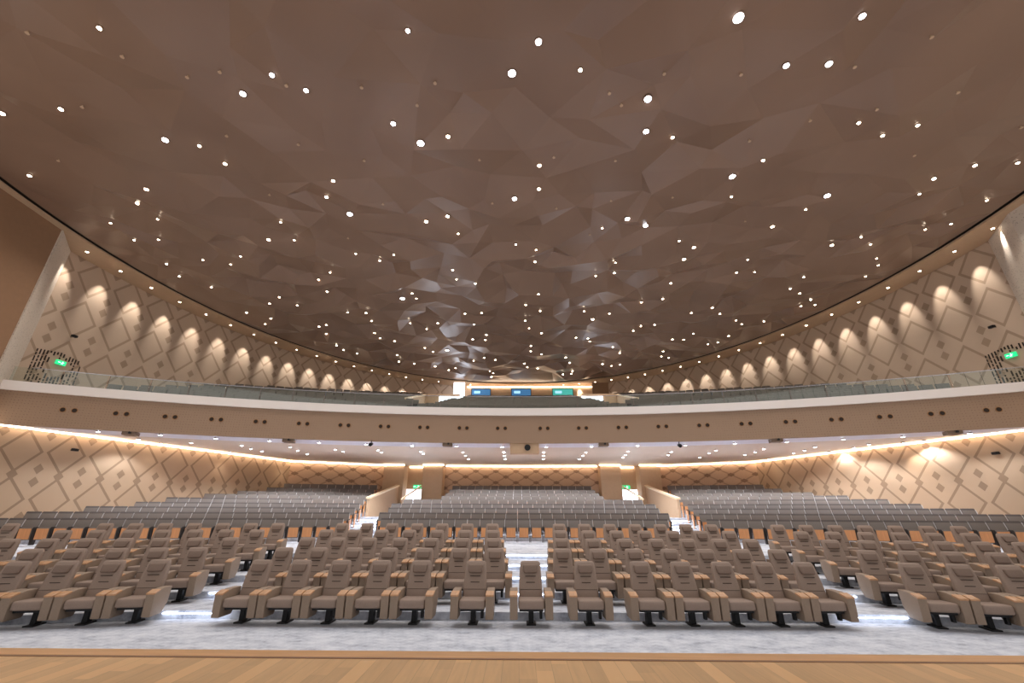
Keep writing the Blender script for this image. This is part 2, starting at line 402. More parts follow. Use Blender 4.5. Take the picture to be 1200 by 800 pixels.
# columns and door recesses at the back of the stalls
for sx, wd in ((-1, 'left'), (1, 'right')):
    for k, (a, b) in enumerate(((5.68, 7.15), (8.5, 10.0))):
        x0, x1 = sorted((sx*a, sx*b))
        bm = bm_(); box(bm, x0, x1, 32.1, 33.3, 1.2, 5.02, .03)
        tag(obj('wall_pier', bm, M_['tan']), 'tan pier %s the %s rear doorway' % (('on the centre side of', 'on the outer side of')[k], wd), 'wall', kind='structure')
    x0, x1 = sorted((sx*5.6, sx*10.2))
    bm = bm_(); poly_slab(bm, [(x0, 33.75), (x1, 33.75), (x1, 34.0), (x0, 34.0)], 3.5, 5.2)
    for a, b in ((5.6, 7.2), (8.95, 10.2)):
        p, q = sorted((sx*a, sx*b)); poly_slab(bm, [(p, 33.75), (q, 33.75), (q, 34.0), (p, 34.0)], 1.3, 3.5)
    tag(obj('wall_recess_'+wd, bm, M_['tan']), 'tan recess wall around the %s rear doorway' % wd, 'wall', kind='structure')
    p, q = sorted((sx*7.2, sx*8.95))
    bm = bm_(); box(bm, p, q, 33.85, 33.9, 1.66, 3.5)
    tag(obj('window_lobby_'+wd, bm, M_['door_light']), 'bright lit doorway to the lobby behind the %s of the stalls' % wd, 'doorway', kind='structure')
    # exit sign over the door
    t = tag(empty('exit_sign', (sx*7.8, 33.68, 3.68)), 'small green exit sign over the %s rear doorway of the stalls' % wd, 'exit sign', 'green exit signs')
    bm = bm_(); box(bm, -.30, .30, -.04, .04, -.115, .115, .01); obj('housing', bm, M_['green'], t)
    bm = bm_(); box(bm, -.25, -.1, -.05, -.042, -.02, .02)
    for i in range(4): box(bm, -.29+i*.012, -.28+i*.012, -.05, -.042, -.012-i*.012, .012+i*.012)
    cyl(bm, (.06, -.05, .075), (.06, -.042, .075), .025, n=10)
    box(bm, .03, .09, -.05, -.042, -.03, .05); box(bm, .09, .17, -.05, -.042, .0, .03); box(bm, -.03, .03, -.05, -.042, -.09, -.04); box(bm, .07, .1, -.05, -.042, -.1, -.03); box(bm, .1, .16, -.05, -.042, -.1, -.075)
    obj('pictogram', bm, M_['exitwhite'], t)
    # parapet beside the aisle
    t = tag(empty('parapet_wall', (0, 0, 0)), 'low tan wall with sloping pale handrail beside the %s rear aisle' % wd, 'low wall')
    bm = bm_(); a, b = sorted((sx*8.78, sx*8.92))
    prism_x(bm, [(26.0, 1.2), (32.15, 1.2), (32.15, 3.62), (26.0, 2.6)], a, b); obj('wall_body', bm, M_['tan'], t)
    bm = bm_(); a, b = sorted((sx*8.72, sx*8.98)); prism_x(bm, [(25.95, 2.6), (32.1, 3.62), (32.1, 3.72), (25.95, 2.7)], a, b); obj('handrail', bm, M_['rail'], t)
    # glass screen beside the centre block
    t = tag(empty('handrail', (0, 0, 0)), 'thin pale sloping handrail on posts in the %s doorway passage' % wd, 'handrail')
    for yy, zz in ((27.6, 2.72), (29.5, 3.12), (31.4, 3.5)):
        bm = bm_(); box(bm, sx*7.16-.02, sx*7.16+.02, yy-.02, yy+.02, 1.64, zz-.02); obj('post', bm, M_['rail'], t)
    bm = bm_(); a, b = sorted((sx*7.12, sx*7.2)); prism_x(bm, [(26.95, 2.6), (32.05, 3.6), (32.05, 3.68), (26.95, 2.68)], a, b); obj('rail_bar', bm, M_['rail'], t)

# cove lights along the stalls walls
def strip_along(name, pts, z0, z1, w, m, label, cat='cove light'):
    bm = bm_()
    for a, b in zip(pts, pts[1:]):
        d = Vector((b[0]-a[0], b[1]-a[1])).normalized(); n = Vector((-d.y, d.x))*w
        poly_slab(bm, [(a[0], a[1]), (b[0], b[1]), (b[0]+n.x, b[1]+n.y), (a[0]+n.x, a[1]+n.y)], z0, z1)
    return tag(obj(name, bm, m), label, cat)
ins = lambda p, k=.18: (p[0]*(1-k/20.0), p[1]-k*.9)
for sx, wd in ((-1, 'left'), (1, 'right')):
    p = [(sx*(x-.22), y-.05) for x, y in polysub(STW[2:])]
    strip_along('cove_light', p, 5.08, 5.15, .06*sx, M_['cove'], 'warm light line along the top of the %s stalls wall' % wd)
    p = [(sx*10.0, 32.72), (sx*15.8, 30.05)]
    strip_along('cove_light', p, 5.08, 5.15, .06, M_['cove'], 'warm light line above the lattice behind the %s stalls block' % wd)
    for a, b, yy, w2 in ((5.62, 7.15, 32.0, 'over the inner pier'), (8.5, 10.06, 32.0, 'over the outer pier'), (7.2, 8.5, 33.62, 'in the recess')):
        x0, x1 = sorted((sx*a, sx*b)); bm = bm_(); box(bm, x0, x1, yy, yy+.06, 5.05, 5.12)
        tag(obj('cove_light', bm, M_['cove']), 'warm light line %s of the %s rear doorway' % (w2, wd), 'cove light')
strip_along('cove_light', [(-5.6, 32.9), (0, 33.12), (5.6, 32.9)], 5.06, 5.13, -.06, M_['cove'], 'warm light line above the lattice behind the centre block')

# ------------------------------------------------------------------ balcony
XB = [round(-21.9+.6*i, 3) for i in range(74)]
XB = [x for x in XB if abs(x) <= 21.9]
bm = bm_()
region_slab(bm, lambda x: front_arc(x)+1.7, lambda x: 37.5 if abs(x) < 10.2 else back_lo(x)+.3, 5.18, 5.3, [x for x in XB if abs(x) < 21.2]+[])
tag(obj('ceiling_under_balcony', bm, M_['soffit']), 'pale ceiling under the balcony over the rear stalls', 'ceiling', kind='structure')
bm = bm_(); region_slab(bm, lambda x: front_arc(x)+.05, lambda x: front_arc(x)+1.72, 5.14, 5.22, XB)
tag(obj('trim_2', bm, M_['soffit_lit']), 'soffit band just behind the balcony front, tinted whiter for light from below', 'trim', kind='structure')
arcp = [(x, front_arc(x)) for x in XB]
o = uv_wall('wall_balcony_front', arcp, lambda x, y: 5.13, lambda x, y: 6.5, M_['fascia'], 0, .2, out=-1)
tag(o, 'curved brown perforated front of the balcony', 'wall', kind='structure')
bm = bm_()
for a, b in zip(XB, XB[1:]):
    poly_slab(bm, [(a, front_arc(a, 46.08)), (b, front_arc(b, 46.08)), (b, front_arc(b, 46.5)), (a, front_arc(a, 46.5))], 6.5, 6.88)
clean(bm)
tag(obj('trim_3', bm, M_['railcap']), 'cream capping band along the top of the balcony front', 'trim', kind='structure')
bm = bm_()
BZ0 = 6.45
BE = [0.45+1.45*k for k in range(12)]
BZ = [BZ0+.43*k for k in range(12)]
XU = [round(-21.6+.4*i, 3) for i in range(109)]
region_slab(bm, lambda x: front_arc(x)+.2, lambda x: back_up(x)-.02, 5.4, BZ[0], XU)
for k in range(1, 12):
    if k < 7: segs = [XU]
    else: segs = [[x for x in XU if x <= -8.2], [x for x in XU if -5.3 <= x <= 5.3], [x for x in XU if x >= 8.2]]
    for sg in segs: region_slab(bm, lambda x: front_arc(x)+BE[k], lambda x: back_up(x)-.02, BZ[k-1], BZ[k], sg)
tag(obj('floor_balcony', bm, M_['carpet']), 'stepped pale carpet floor of the balcony', 'floor', kind='structure')
# glass balustrade: panes with clamps
t = tag(empty('glass_balustrade', (0, 0, 0)), 'long low greenish glass balustrade standing on the balcony front', 'glass railing')
px = [-21.3+42.6*i/30 for i in range(31)]
for a, b in zip(px, px[1:]):
    bm = bm_(); n = 3; xs = [a+.03+(b-a-.06)*i/n for i in range(n+1)]
    for p, q in zip(xs, xs[1:]): poly_slab(bm, [(p, front_arc(p, 46.3)), (q, front_arc(q, 46.3)), (q, front_arc(q, 46.314)), (p, front_arc(p, 46.314))], 6.86, 7.52)
    clean(bm); obj('glass_pane', bm, M_['glass'], t)
bm = bm_()
for a, b in zip(XU[2:-2], XU[3:-1]):
    poly_slab(bm, [(a, front_arc(a, 46.29)), (b, front_arc(b, 46.29)), (b, front_arc(b, 46.325)), (a, front_arc(a, 46.325))], 7.52, 7.545)
clean(bm); obj('top_rail', bm, M_['chrome'], t)
# balcony doorways
for sx, wd in ((-1, 'left'), (1, 'right')):
    x0, x1 = sorted((sx*5.1, sx*6.9))
    bm = bm_(); box(bm, x0, x1, 35.2, 35.26, 9.1, 11.05)
    tag(obj('window_balcony_'+wd, bm, M_['door_light']), 'bright lit doorway at the back %s of the balcony' % wd, 'doorway', kind='structure')
    bm = bm_(); x0, x1 = sorted((sx*5.2, sx*8.3)); box(bm, x0, x1, 35.3, 35.6, 8.9, 11.25)
    tag(obj('wall_balcony_'+wd, bm, M_['tan']), 'tan wall around the %s balcony doorway' % wd, 'wall', kind='structure')
    t = tag(empty('parapet_wall', (0, 0, 0)), 'low tan sloping wall beside the %s balcony entrance' % wd, 'low wall')
    bm = bm_(); a, b = sorted((sx*8.1, sx*8.25)); prism_x(bm, [(29.5, 8.4), (35.3, 8.4), (35.3, 11.1), (29.5, 9.35)], a, b); obj('wall_body', bm, M_['tan'], t)
    bm = bm_(); a, b = sorted((sx*8.05, sx*8.3)); prism_x(bm, [(29.5, 9.35), (35.3, 11.1), (35.3, 11.2), (29.5, 9.45)], a, b); obj('handrail', bm, M_['rail'], t)
    t = tag(empty('aisle_light', (0, 0, 0)), 'bright step light at the foot of the %s balcony aisle' % wd, 'step light', 'balcony aisle step lights')
    for j in range(3):
        bm = bm_(); x0, x1 = sorted((sx*6.5, sx*7.3)); y = front_arc(7)+BE[3+j]; box(bm, x0, x1, y-.03, y-.005, BZ[2+j]+.1, BZ[3+j]-.02); obj('lit_strip', bm, M_['strip'], t)
bm = bm_(); box(bm, -6.35, -5.3, 39.2, 39.25, 11.2, 13.4)
tag(obj('window_balcony_tall', bm, M_['door_light']), 'tall bright doorway at the left end of the control booth wall', 'doorway', kind='structure')
bm = bm_(); box(bm, 6.8, 8.3, 39.1, 39.2, 11.2, 13.35)
tag(obj('wall_booth_end', bm, M_['brown_panel']), 'brown panel at the right end of the control booth wall', 'wall', kind='structure')
bm = bm_(); box(bm, -6.4, 7.0, 40.6, 40.8, 10.9, 13.55)
tag(obj('wall_booth', bm, M_['tan']), 'tan control booth wall at the top of the balcony', 'wall', kind='structure')
strip_along('cove_light', [(-5.2, 40.5), (7.0, 40.5)], 13.28, 13.36, -.06, M_['cove'], 'warm light line above the control booth windows')
for i, (a, b, mm) in enumerate(((-4.75, -2.95, 'blue'), (-.85, 1.0, 'blue'), (3.15, 5.1, 'teal'))):
    t = tag(empty('window_%d' % (i+1), ((a+b)/2, 40.55, 12.8)), ('left', 'middle', 'right')[i]+' booth window glowing '+('blue', 'blue', 'teal')[i]+' behind the balcony', 'window', kind='structure')
    w = (b-a)/2
    bm = bm_(); box(bm, -w, w, -.03, .02, -.42, .32); obj('pane', bm, M_[mm], t)
    bm = bm_()
    for q in ((-w-.06, -w), (w, w+.06)): box(bm, q[0], q[1], -.06, .03, -.46, .38)
    box(bm, -w-.06, w+.06, -.06, .03, .32, .38); box(bm, -w-.06, w+.06, -.06, .03, -.48, -.42); obj('window_frame', bm, M_['dark'], t)
    bm = bm_(); box(bm, -w*.75, -w*.1, -.045, -.032, -.12, .12); obj('monitor_glow', bm, emit('booth_screen', (150, 200, 225), 1.2), t)
# equipment boxes / projectors hung below the balcony front
def hung_box(px, py, w, h, label, lens=True, mt='tan'):
    p = at_z(px, py, 5.14); p.y = front_arc(p.x)+.07
    t = tag(empty('hung_projector', (p.x, p.y, 5.15), -math.atan2(p.x, p.y+24.45)), label, 'projector')
    bm = bm_(); box(bm, -w/2, w/2, -.0, .5, -h, 0, .02); obj('casing', bm, M_[mt], t)
    if lens:
        bm = bm_(); cyl(bm, (.1*w, -.08, -h*.45), (.1*w, .02, -h*.45), min(h, .5)*.3, n=20); obj('lens', bm, M_['black'], t)
hung_box(614.5, 521, 1.45, .52, 'large tan projector housing under the middle of the balcony front')
for px, py, wd in ((525.5, 519.5, 'first grey unit left of the large housing, under the balcony front'), (705, 520.5, 'first grey unit right of the large housing, under the balcony front'), (337, 513.5, 'grey unit under the balcony front, second left of the large housing'), (148, 504.5, 'grey unit under the far left of the balcony front'), (903, 515.5, 'grey unit under the balcony front, second right of the large housing'), (1105, 506.5, 'grey unit under the far right of the balcony front')):
    hung_box(px, py, .5, .16, wd, True, 'ring')
for px, py, wd in ((435.5, 517, 'left'), (795.5, 518.5, 'right')):
    p = at_z(px, py-1, 5.14)
    t = tag(empty('spotlight', (p.x, p.y, 5.15)), 'small black spotlight hanging under the balcony front, %s of centre' % wd, 'spotlight')
    bm = bm_(); cyl(bm, (0, 0, 0), (0, 0, -.12), .02); obj('stem', bm, M_['black'], t)
    bm = bm_(); cyl(bm, (0, .08, -.16), (0, -.12, -.22), .075, .09); obj('can', bm, M_['black'], t)
# pairs of round recesses in the balcony front
prs = [(-20.6, 5.97), (-18.95, 5.95)]
pxs = [77, 140.5, 199, 254, 306, 356.5, 405, 451.8, 497.5, 543.3, 587.8]
xw = [at_y(px, 490, 1).x-CAM.x for px in pxs]
xs = []
for r in xw:      # intersect view line x = cam + r*y with the arc
    y = 20.0
    for _ in range(30): y = front_arc(min(21.8, abs(CAM.x+r*y)))
    xs.append(CAM.x+r*y)
allx = xs+[-x for x in reversed(xs)]
for i, x in enumerate(allx):
    y = front_arc(x); rz = -math.atan2(x, y+24.45)
    side_ = 'left' if x < 0 else 'right'; k = (i+1) if x < 0 else (22-i)
    t = tag(empty('recessed_spotlight', (x, y-.005, 5.86), rz), 'pair of dark round recesses in the balcony front, %s from its %s end' % (od(k), side_), 'spotlight', 'paired round recesses in the balcony front')
    for dx in (-.19, .19):
        bm = bm_(); cyl(bm, (dx, -.02, 0), (dx, .04, 0), .11, n=20, mi=0); r_ = obj('rim', bm, M_['brass'], t)
        bm = bm_(); cyl(bm, (dx, -.028, 0), (dx, -.012, 0), .085, n=20); obj('socket', bm, M_['hole'], r_)

# ------------------------------------------------------------------ ceiling
CZ = 13.66
pts2 = []
nb = 110
for i in range(nb):
    t = 2*PI*i/nb; x, y = ell(t, EDGEK); pts2.append((x, y, CZ))
ny = 0
y = -7.5
while y < 42:
    x = -22+(1.0 if ny % 2 else 0)
    while x < 22:
        jx, jy = x+random.uniform(-.55, .55), y+random.uniform(-.4, .4)
        if math.hypot((jx-EX)/EA, (jy-EY)/EB) < EDGEK-.05:
            pts2.append((jx, jy, CZ+random.uniform(-.30, .22)*(.5 if jy < 13 else .5+.6*min(1.5, (jy-13)/8))))
        x += (1.75 if y < 13 else 1.4)
    y += (1.25 if y < 13 else 1.0); ny += 1
r_ = geometry.delaunay_2d_cdt([Vector(p[:2]) for p in pts2], [(i, (i+1) % nb) for i in range(nb)], [], 1, .001)
bm = bm_(); vs = []
for co, orig in zip(r_[0], r_[3]): vs.append(bm.verts.new((co.x, co.y, pts2[orig[0]][2] if orig else CZ)))
for f in r_[2]:
    try: bm.faces.new([vs[i] for i in f])
    except Exception: pass
for f in bm.faces: f.normal_update()
for f in bm.faces:
    if f.normal.z > 0: f.normal_flip()
bm.normal_update(); BV = BVHTree.FromBMesh(bm)
# rim going up into the reveal
for i in range(nb):
    a, b = ell(2*PI*i/nb, EDGEK), ell(2*PI*(i+1)/nb, EDGEK); a2, b2 = ell(2*PI*i/nb, EDGEK), ell(2*PI*(i+1)/nb, EDGEK)
    bm.faces.new([bm.verts.new(p) for p in ((a[0], a[1], CZ), (b[0], b[1], CZ), (b2[0], b2[1], 14.0), (a2[0], a2[1], 14.0))])
tag(obj('ceiling', bm, M_['ceil']), 'great oval brown ceiling of folded triangular facets', 'ceiling', kind='structure')
bm = bm_(); poly_slab(bm, [(-24, -9), (24, -9), (24, 44), (-24, 44)], 14.0, 14.2)
tag(obj('ceiling_void', bm, M_['slot']), 'dark void above the oval ceiling', 'ceiling', kind='structure')
# ring soffit
bm = bm_(); n = 200
for i in range(n):
    t0, t1 = -2.3+4.6*i/n, -2.3+4.6*(i+1)/n
    a, b, c, d = ell(t0, EDGEK+.008), ell(t1, EDGEK+.008), ell(t1, WALLK+.02), ell(t0, WALLK+.02)
    poly_slab(bm, [a, b, c, d], 13.58, 13.66)
clean(bm)
tag(obj('trim_4', bm, M_['tan']), 'tan ring soffit around the oval ceiling', 'trim', kind='structure')

# ------------------------------------------------------------------ lamps
def spot(loc, aim, energy, col, size, blend, rad=.05):
    l = bpy.data.lights.new('spot', 'SPOT'); l.energy = energy; l.color = col; l.spot_size = math.radians(size); l.spot_blend = blend; l.shadow_soft_size = rad
    o = bpy.data.objects.new('lamp_bulb', l); COL.objects.link(o); o.location = loc
    o.rotation_euler = Vector(aim).to_track_quat('-Z', 'Y').to_euler(); return o
WARM = (1, .80, .60); COOL = (.88, .93, 1); NEU = (1, .92, .84)
# ring downlights grazing the wall
k = 0
NR = 46; meshes = {}
for i in range(NR):
    t = math.radians(-97.5+4.22*i)
    if t > math.radians(94): continue
    x, y = ell(t, .998)
    wx, wy = ell(t, WALLK)
    d = Vector((wx-x, wy-y, 0)).normalized()
    if abs(math.degrees(t)-1) < 12 : pw = 60
    else: pw = 300
    if 'ring' not in meshes:
        bm = bm_(); cyl(bm, (0, 0, -.02), (0, 0, .0), .085, n=16); root = obj('wall_washer', bm, M_['ring'])
        bm = bm_(); cyl(bm, (0, 0, -.028), (0, 0, -.0205), .06, n=16); ln = obj('lens', bm, M_['warm'], root); meshes['ring'] = (root, ln)
    else:
        root = meshes['ring'][0].copy(); COL.objects.link(root); ln = meshes['ring'][1].copy(); COL.objects.link(ln); ln.parent = root
    root.location = (x, y, 13.58)
    k += 1
    side_ = 'left' if i <= 23 else 'right'
    tag(root, 'small downlight in the ring soffit, %s from the %s end' % (od(k) if side_ == 'left' else od(max(1, NR-i-1)), side_), 'downlight', 'downlights in the ring soffit around the ceiling')
    sp = spot((x, y, 13.54), d*.45+Vector((0, 0, -1)), pw, (1, .94, .86), 42, .75, .03)

# ceiling downlights: (px, py, size)
CL = [(117,32,3),(72,127,3),(3,132,3),(285,109,4),(194,163,4),(234,170,2),(264,191,2),(319,87,3),(359,105,3),(478,35,3),(461,144,3),(493,167,5),(525,159,2.3),(600,85,5.5),
(631,48,5),(680,81,2.3),(759,115,5),(757,153,3.6),(788,160,2),(865,20,8),(632,193,2),(894,187,2),(1010,18,4.4),(921,76,4),(971,74,4.4),(1006,143,2),(1034,158,2),(1075,146,2),(1142,193,2),(1192,190,2),
(390.7,211,2),(382.7,230,2),(410,250,3.6),(329,259.5,1.5),(315,280,2),(345,280.5,1.5),(417,296.5,1.5),(445,304.5,1),(461.5,297.7,1.5),(387,318.5,1),(373.5,327,1.5),
(499.5,258.7,2),(524.5,252.5,2.2),(537,273,1.5),(603,232,3.2),(631.5,220.5,2),(604.5,285.5,1.5),(628.3,292,1),(627,306,1.5),(530.5,315.5,1.5),(535,326.5,1),(557,331.5,1.5),(698,322.5,1),
(705.7,266.5,1.5),(735,255.7,3),(756.5,263.5,3),(858,206,4),(857,229.5,1.5),(795.8,281.5,1.5),(813,289,2),(801.5,303,2),(721,307,1.3),(720,319,1.5),(786,331,1.5),(863,318.5,1.5),(876,303.5,1.3),(884,318,1.3),
(35,205,2),(172,221,2.5),(161,237.5,2),(130,260.5,1.5),(185,256,1.5),(157.5,280.5,1.5),(186,280,1.5),(195.5,308.5,1.5),(210.5,323,1.5),(238,304,1.3),(270.5,309,1.3),(282,299.5,1.3),(248,336,1),(289,365.7,1.5),
(969,228.5,4),(944,244.5,1.5),(905,264.7,2),(974.5,286.5,2),(1094,208.5,2.3),(1077,226.5,1.5),(1156,234,1.5),(1114,261.5,1.3),(1084,268,1.3),(1009,277,1.2),(1020,285.5,1.2),(1027,302,1.3),(1029,310,1.3),(1014,323,1.2),(941.5,324,1.5),(926,337.5,1.3),(937,343,1.2),(950,350.5,1.2),(938.5,358,1.2),(955,356.5,1),
(327.5,347.5,1.3),(316,355,1.5),(348.5,357,1),(317.5,372.5,1),(311,379,1),(383.5,341,1.7),(407.5,365.5,1.2),(429,366,1.5),(435.5,375.5,1),(374,382,1.3),(382.5,380,.9),(382.5,390.5,1.3),(439,389.5,1.3),(445.5,395.5,1),(471.7,349,3),(483,343,1.2),(488,349,1),(481,378,1.1),(462.5,399,1.2),(394.5,404,1),(402.7,409.5,1),(418.5,413.7,1),(465.5,415.5,1),(467.5,423,1.2),(485.5,425.5,1),(498,407,.9),
(545,366.7,1.2),(564.5,366,1.7),(513,378,1.3),(500,384.7,1.1),(555.5,379.5,1.2),(570,391.7,1.2),(568.7,397.7,1.2),(554,397,1.5),(507.5,411.5,1),(524,409.8,2.2),(510,428.7,1.4),(526,433,1),(534,430.7,1.2),(555,422,1),(567.5,418.7,1),(580.5,421,1),(574,434.3,.9),(578,436.8,.9),(576,441,.9),
(631,344,1.2),(616,356.5,1.4),(633,363.7,1.1),(615.5,375,1.1),(620,384,1.2),(634.5,389.7,1.3),(622,404.7,1.2),(622,411,1.2),(634.5,414.5,1.2),(614.5,425.5,1.1),(618,429.5,1),(630,431.2,1.2),(675,395,1.2),(689,396,1.3),(691,399.5,.9),(663,418.5,1.3),(667.5,424.7,1.3),(659.7,438,1),(671,434.3,1),(669.5,437.3,.9),(684.5,364,1.1),(694.5,373.5,1.9),(714,366.7,1.1),(742,387,1.2),(718,406,1.2),(726,413,1.1),(706,426,1.4),(716.5,428,1),(726.5,426.7,1),
(776.5,349.5,1.7),(751.5,353.5,1.5),(767,380,1),(751,381.5,1),(810,366,1.1),(834.5,360,1.6),(843.5,367,1),(862.5,374.7,1),(869,379,1),(812.5,390.3,1),(788,397,1.1),(801,397.3,1.1),(829.5,402.7,1),(853.7,393,1.2),(841,400.5,.8),(777,411,1.1),(775,417,.9),(783.5,418.7,1),(895,376,1)]
NZ = [(33,37),(144,65),(220,89),(258,83),(97,124),(266,158),(69,187),(424,101),(510,96),(489,122),(336,99),(350,168),(427,187),(562,186),(714,108),(778,85),(728,122),(868,86),(878,164),(649,183),(721,187),(1091,42),(1122,107),(1001,77),(1027,127),(949,140),(1071,181),(1196,148),(316,227),(449,238),(716,234),(788,230),(873,258),(577,237),(652,243),(408,278),(691,274)]
def bandname(py):
    for lim, nm in ((62, 'first'), (130, 'second'), (200, 'third'), (262, 'fourth'), (315, 'fifth'), (352, 'sixth'), (390, 'seventh'), (999, 'eighth')):
        if py < lim: return nm
def lamp_proto(name, rad, m_lens):
    bm = bm_(); cyl(bm, (0, 0, -.025), (0, 0, .06), rad*1.35, n=20); a = obj(name, bm, M_['ring'])
    bm = bm_(); cyl(bm, (0, 0, -.04), (0, 0, -.026), rad, n=20); b = obj('lens', bm, m_lens, a)
    return a, b
protos = {}
byband = {}
for i, (px, py, sz) in enumerate(CL): byband.setdefault(bandname(py), []).append((px, i))
rank = {}
for nm, l in byband.items():
    for j, (px, i) in enumerate(sorted(l)): rank[i] = (nm, j+1)
for i, (px, py, sz) in enumerate(CL):
    d = ray(px, py).normalized(); h = BV.ray_cast(CAM, d)
    if h[0] is None: print('miss', px, py); continue
    p = h[0]; dist = (p-CAM).dot(fv)
    size = {1: 'small'}.get(0, 'small' if sz < 1.8 else 'medium' if sz < 3 else 'large')
    rad = ((.55+sz*.62) if sz > 1.8 else (.45+sz*.42))*dist/500
    rad = round(min(.30, rad)/.01)*.01
    cool = sz >= 2.9 and not (px, py) in ((117,32),(72,127),(3,132))
    key = (rad, cool)
    if key not in protos:
        protos[key] = lamp_proto('ceiling_downlight', rad, M_['white'] if cool else M_['warm']); a, b = protos[key]
    else:
        a = protos[key][0].copy(); COL.objects.link(a); b = protos[key][1].copy(); COL.objects.link(b); b.parent = a
    a.location = p+Vector((0, 0, -.01))
    nm, j = rank[i]
    tag(a, '%s %s downlight, %s from left in the %s of eight bands down the ceiling' % (size, 'cool white' if cool else 'warm white', od(j), nm), 'ceiling light', 'downlights scattered over the oval ceiling')
    if True:
        spot(p+Vector((0, 0, -.08)), (0, 0, -1), (75 if sz < 1.5 else 105 if sz < 3 else 150), COOL if cool else NEU, 120, .7, rad*.8)
pr = None
for j, (px, py) in enumerate(NZ):
    h = BV.ray_cast(CAM, ray(px, py).normalized())
    if h[0] is None: continue
    if pr is None:
        bm = bm_(); cyl(bm, (0, 0, -.06), (0, 0, .05), .022, n=10); cyl(bm, (0, 0, -.07), (0, 0, -.06), .05, n=12); pr = obj('sprinkler_head', bm, M_['nozzle']); a = pr
    else: a = pr.copy(); COL.objects.link(a)
    a.location = h[0]
    tag(a, 'tiny pale sprinkler fitting between the downlights of the brown faceted ceiling', 'sprinkler', 'sprinkler fittings in the oval ceiling')
# soffit downlights
SL = [(402,529),(429,520),(483,521.5),(535,522),(588.5,523),(640,523),(693,522.5),(747,521.5),(443,527.5),(447,530),(493,529),(496,531.5),(542.5,530),(545.5,534),(549,538),(590.5,530),(591,534),(592,538),(637,530),(637,534),(636.5,538),(686.5,530),(683,534),(679,538),(736,529),(733,533),(730,536),(786.5,529.5),(783,533),
(115,505),(162,515),(188,509),(224,519),(253,513),(283,522),(294,526),(307,529),(316,516),(340,524),(349,528),(360,532),(374,518),(393,527),(803,521),(861,519),(922,517),(988,514),(1058,511),(1136,507),(839,528),(831,531),(820,536),(895,526),(885,530),(873,533),(955,524),(943,528),(930,531),(1018,521),(1001,525),(987,529),(1083,517)]
srt = sorted(range(len(SL)), key=lambda i: SL[i][0]); rk = {i: j for j, i in enumerate(srt)}
for i, (px, py) in enumerate(SL):
    p = at_z(px, py, 5.12)
    if 'sof' not in meshes: meshes['sof'] = lamp_proto('soffit_downlight', .06, M_['white']); a, b = meshes['sof']
    else:
        a = meshes['sof'][0].copy(); COL.objects.link(a); b = meshes['sof'][1].copy(); COL.objects.link(b); b.parent = a
    a.location = (p.x, p.y, 5.15 if p.y > front_arc(min(21, abs(p.x)))+1.7 else 5.115)
    j = rk[i]+1; lr = ('left', j) if j <= 31 else ('right', len(SL)-j+1)
    tag(a, 'small white downlight under the balcony, %s from the %s' % (od(lr[1]), lr[0]), 'ceiling light', 'downlights under the balcony')
    spot((p.x, p.y, 5.05), (0, 0, -1), 190, COOL, 130, .5, .05)
# two wall spots in the stalls that throw a visible patch
for px, py, e in ((1072, 534, 70), (258, 545, 28), (175, 536, 14), (328, 553, 24), (985, 548, 14), (912, 556, 14)):
    sx = -1 if px < 600 else 1
    d = ray(px, py); y = 22.0
    t = None
    for (a, b), (c, e2) in zip(STW[2:], STW[3:]):
        ax, cx = a*sx, c*sx; det = d.x*(-(e2-b))-(-(cx-ax))*d.y
        tt = ((ax-CAM.x)*(-(e2-b))-(-(cx-ax))*(b-CAM.y))/det; uu = (d.x*(b-CAM.y)-d.y*(ax-CAM.x))/det
        if 0 <= uu <= 1: t = tt
    if t is None: continue
    q = CAM+d*t; n = Vector((-sx, -.35, 0)).normalized(); pos = Vector((q.x, q.y, 5.04))+n*.55
    if 'ww' not in meshes: meshes['ww'] = lamp_proto('wall_washer', .06, M_['warm']); a, b = meshes['ww']
    else:
        a = meshes['ww'][0].copy(); COL.objects.link(a); b = meshes['ww'][1].copy(); COL.objects.link(b); b.parent = a
    a.location = (pos.x, pos.y, 5.15)
    tag(a, 'soffit washer lighting the %s stalls wall at the bright patch %s' % (('left', 'right')[sx > 0], {1072: 'by the right edge', 258: 'above the middle seats', 175: 'nearest the stage', 328: 'next to the rear corner', 985: 'above the right middle seats', 912: 'by the right rear corner'}[px]), 'downlight', 'soffit washers along the stalls walls')
    spot(pos, -n*.4+Vector((0, 0, -1)), e, (1, .86, .7), 60, .7, .03)

# world background, let in through the open stage side, is added soft fill
for j, (y, z) in enumerate(((1.5, 12.2),)):
    pass
W = bpy.data.worlds.new('world'); S.world = W; W.use_nodes = True
W.node_tree.nodes['Background'].inputs[0].default_value = (1.0, .97, .95, 1); W.node_tree.nodes['Background'].inputs[1].default_value = .8

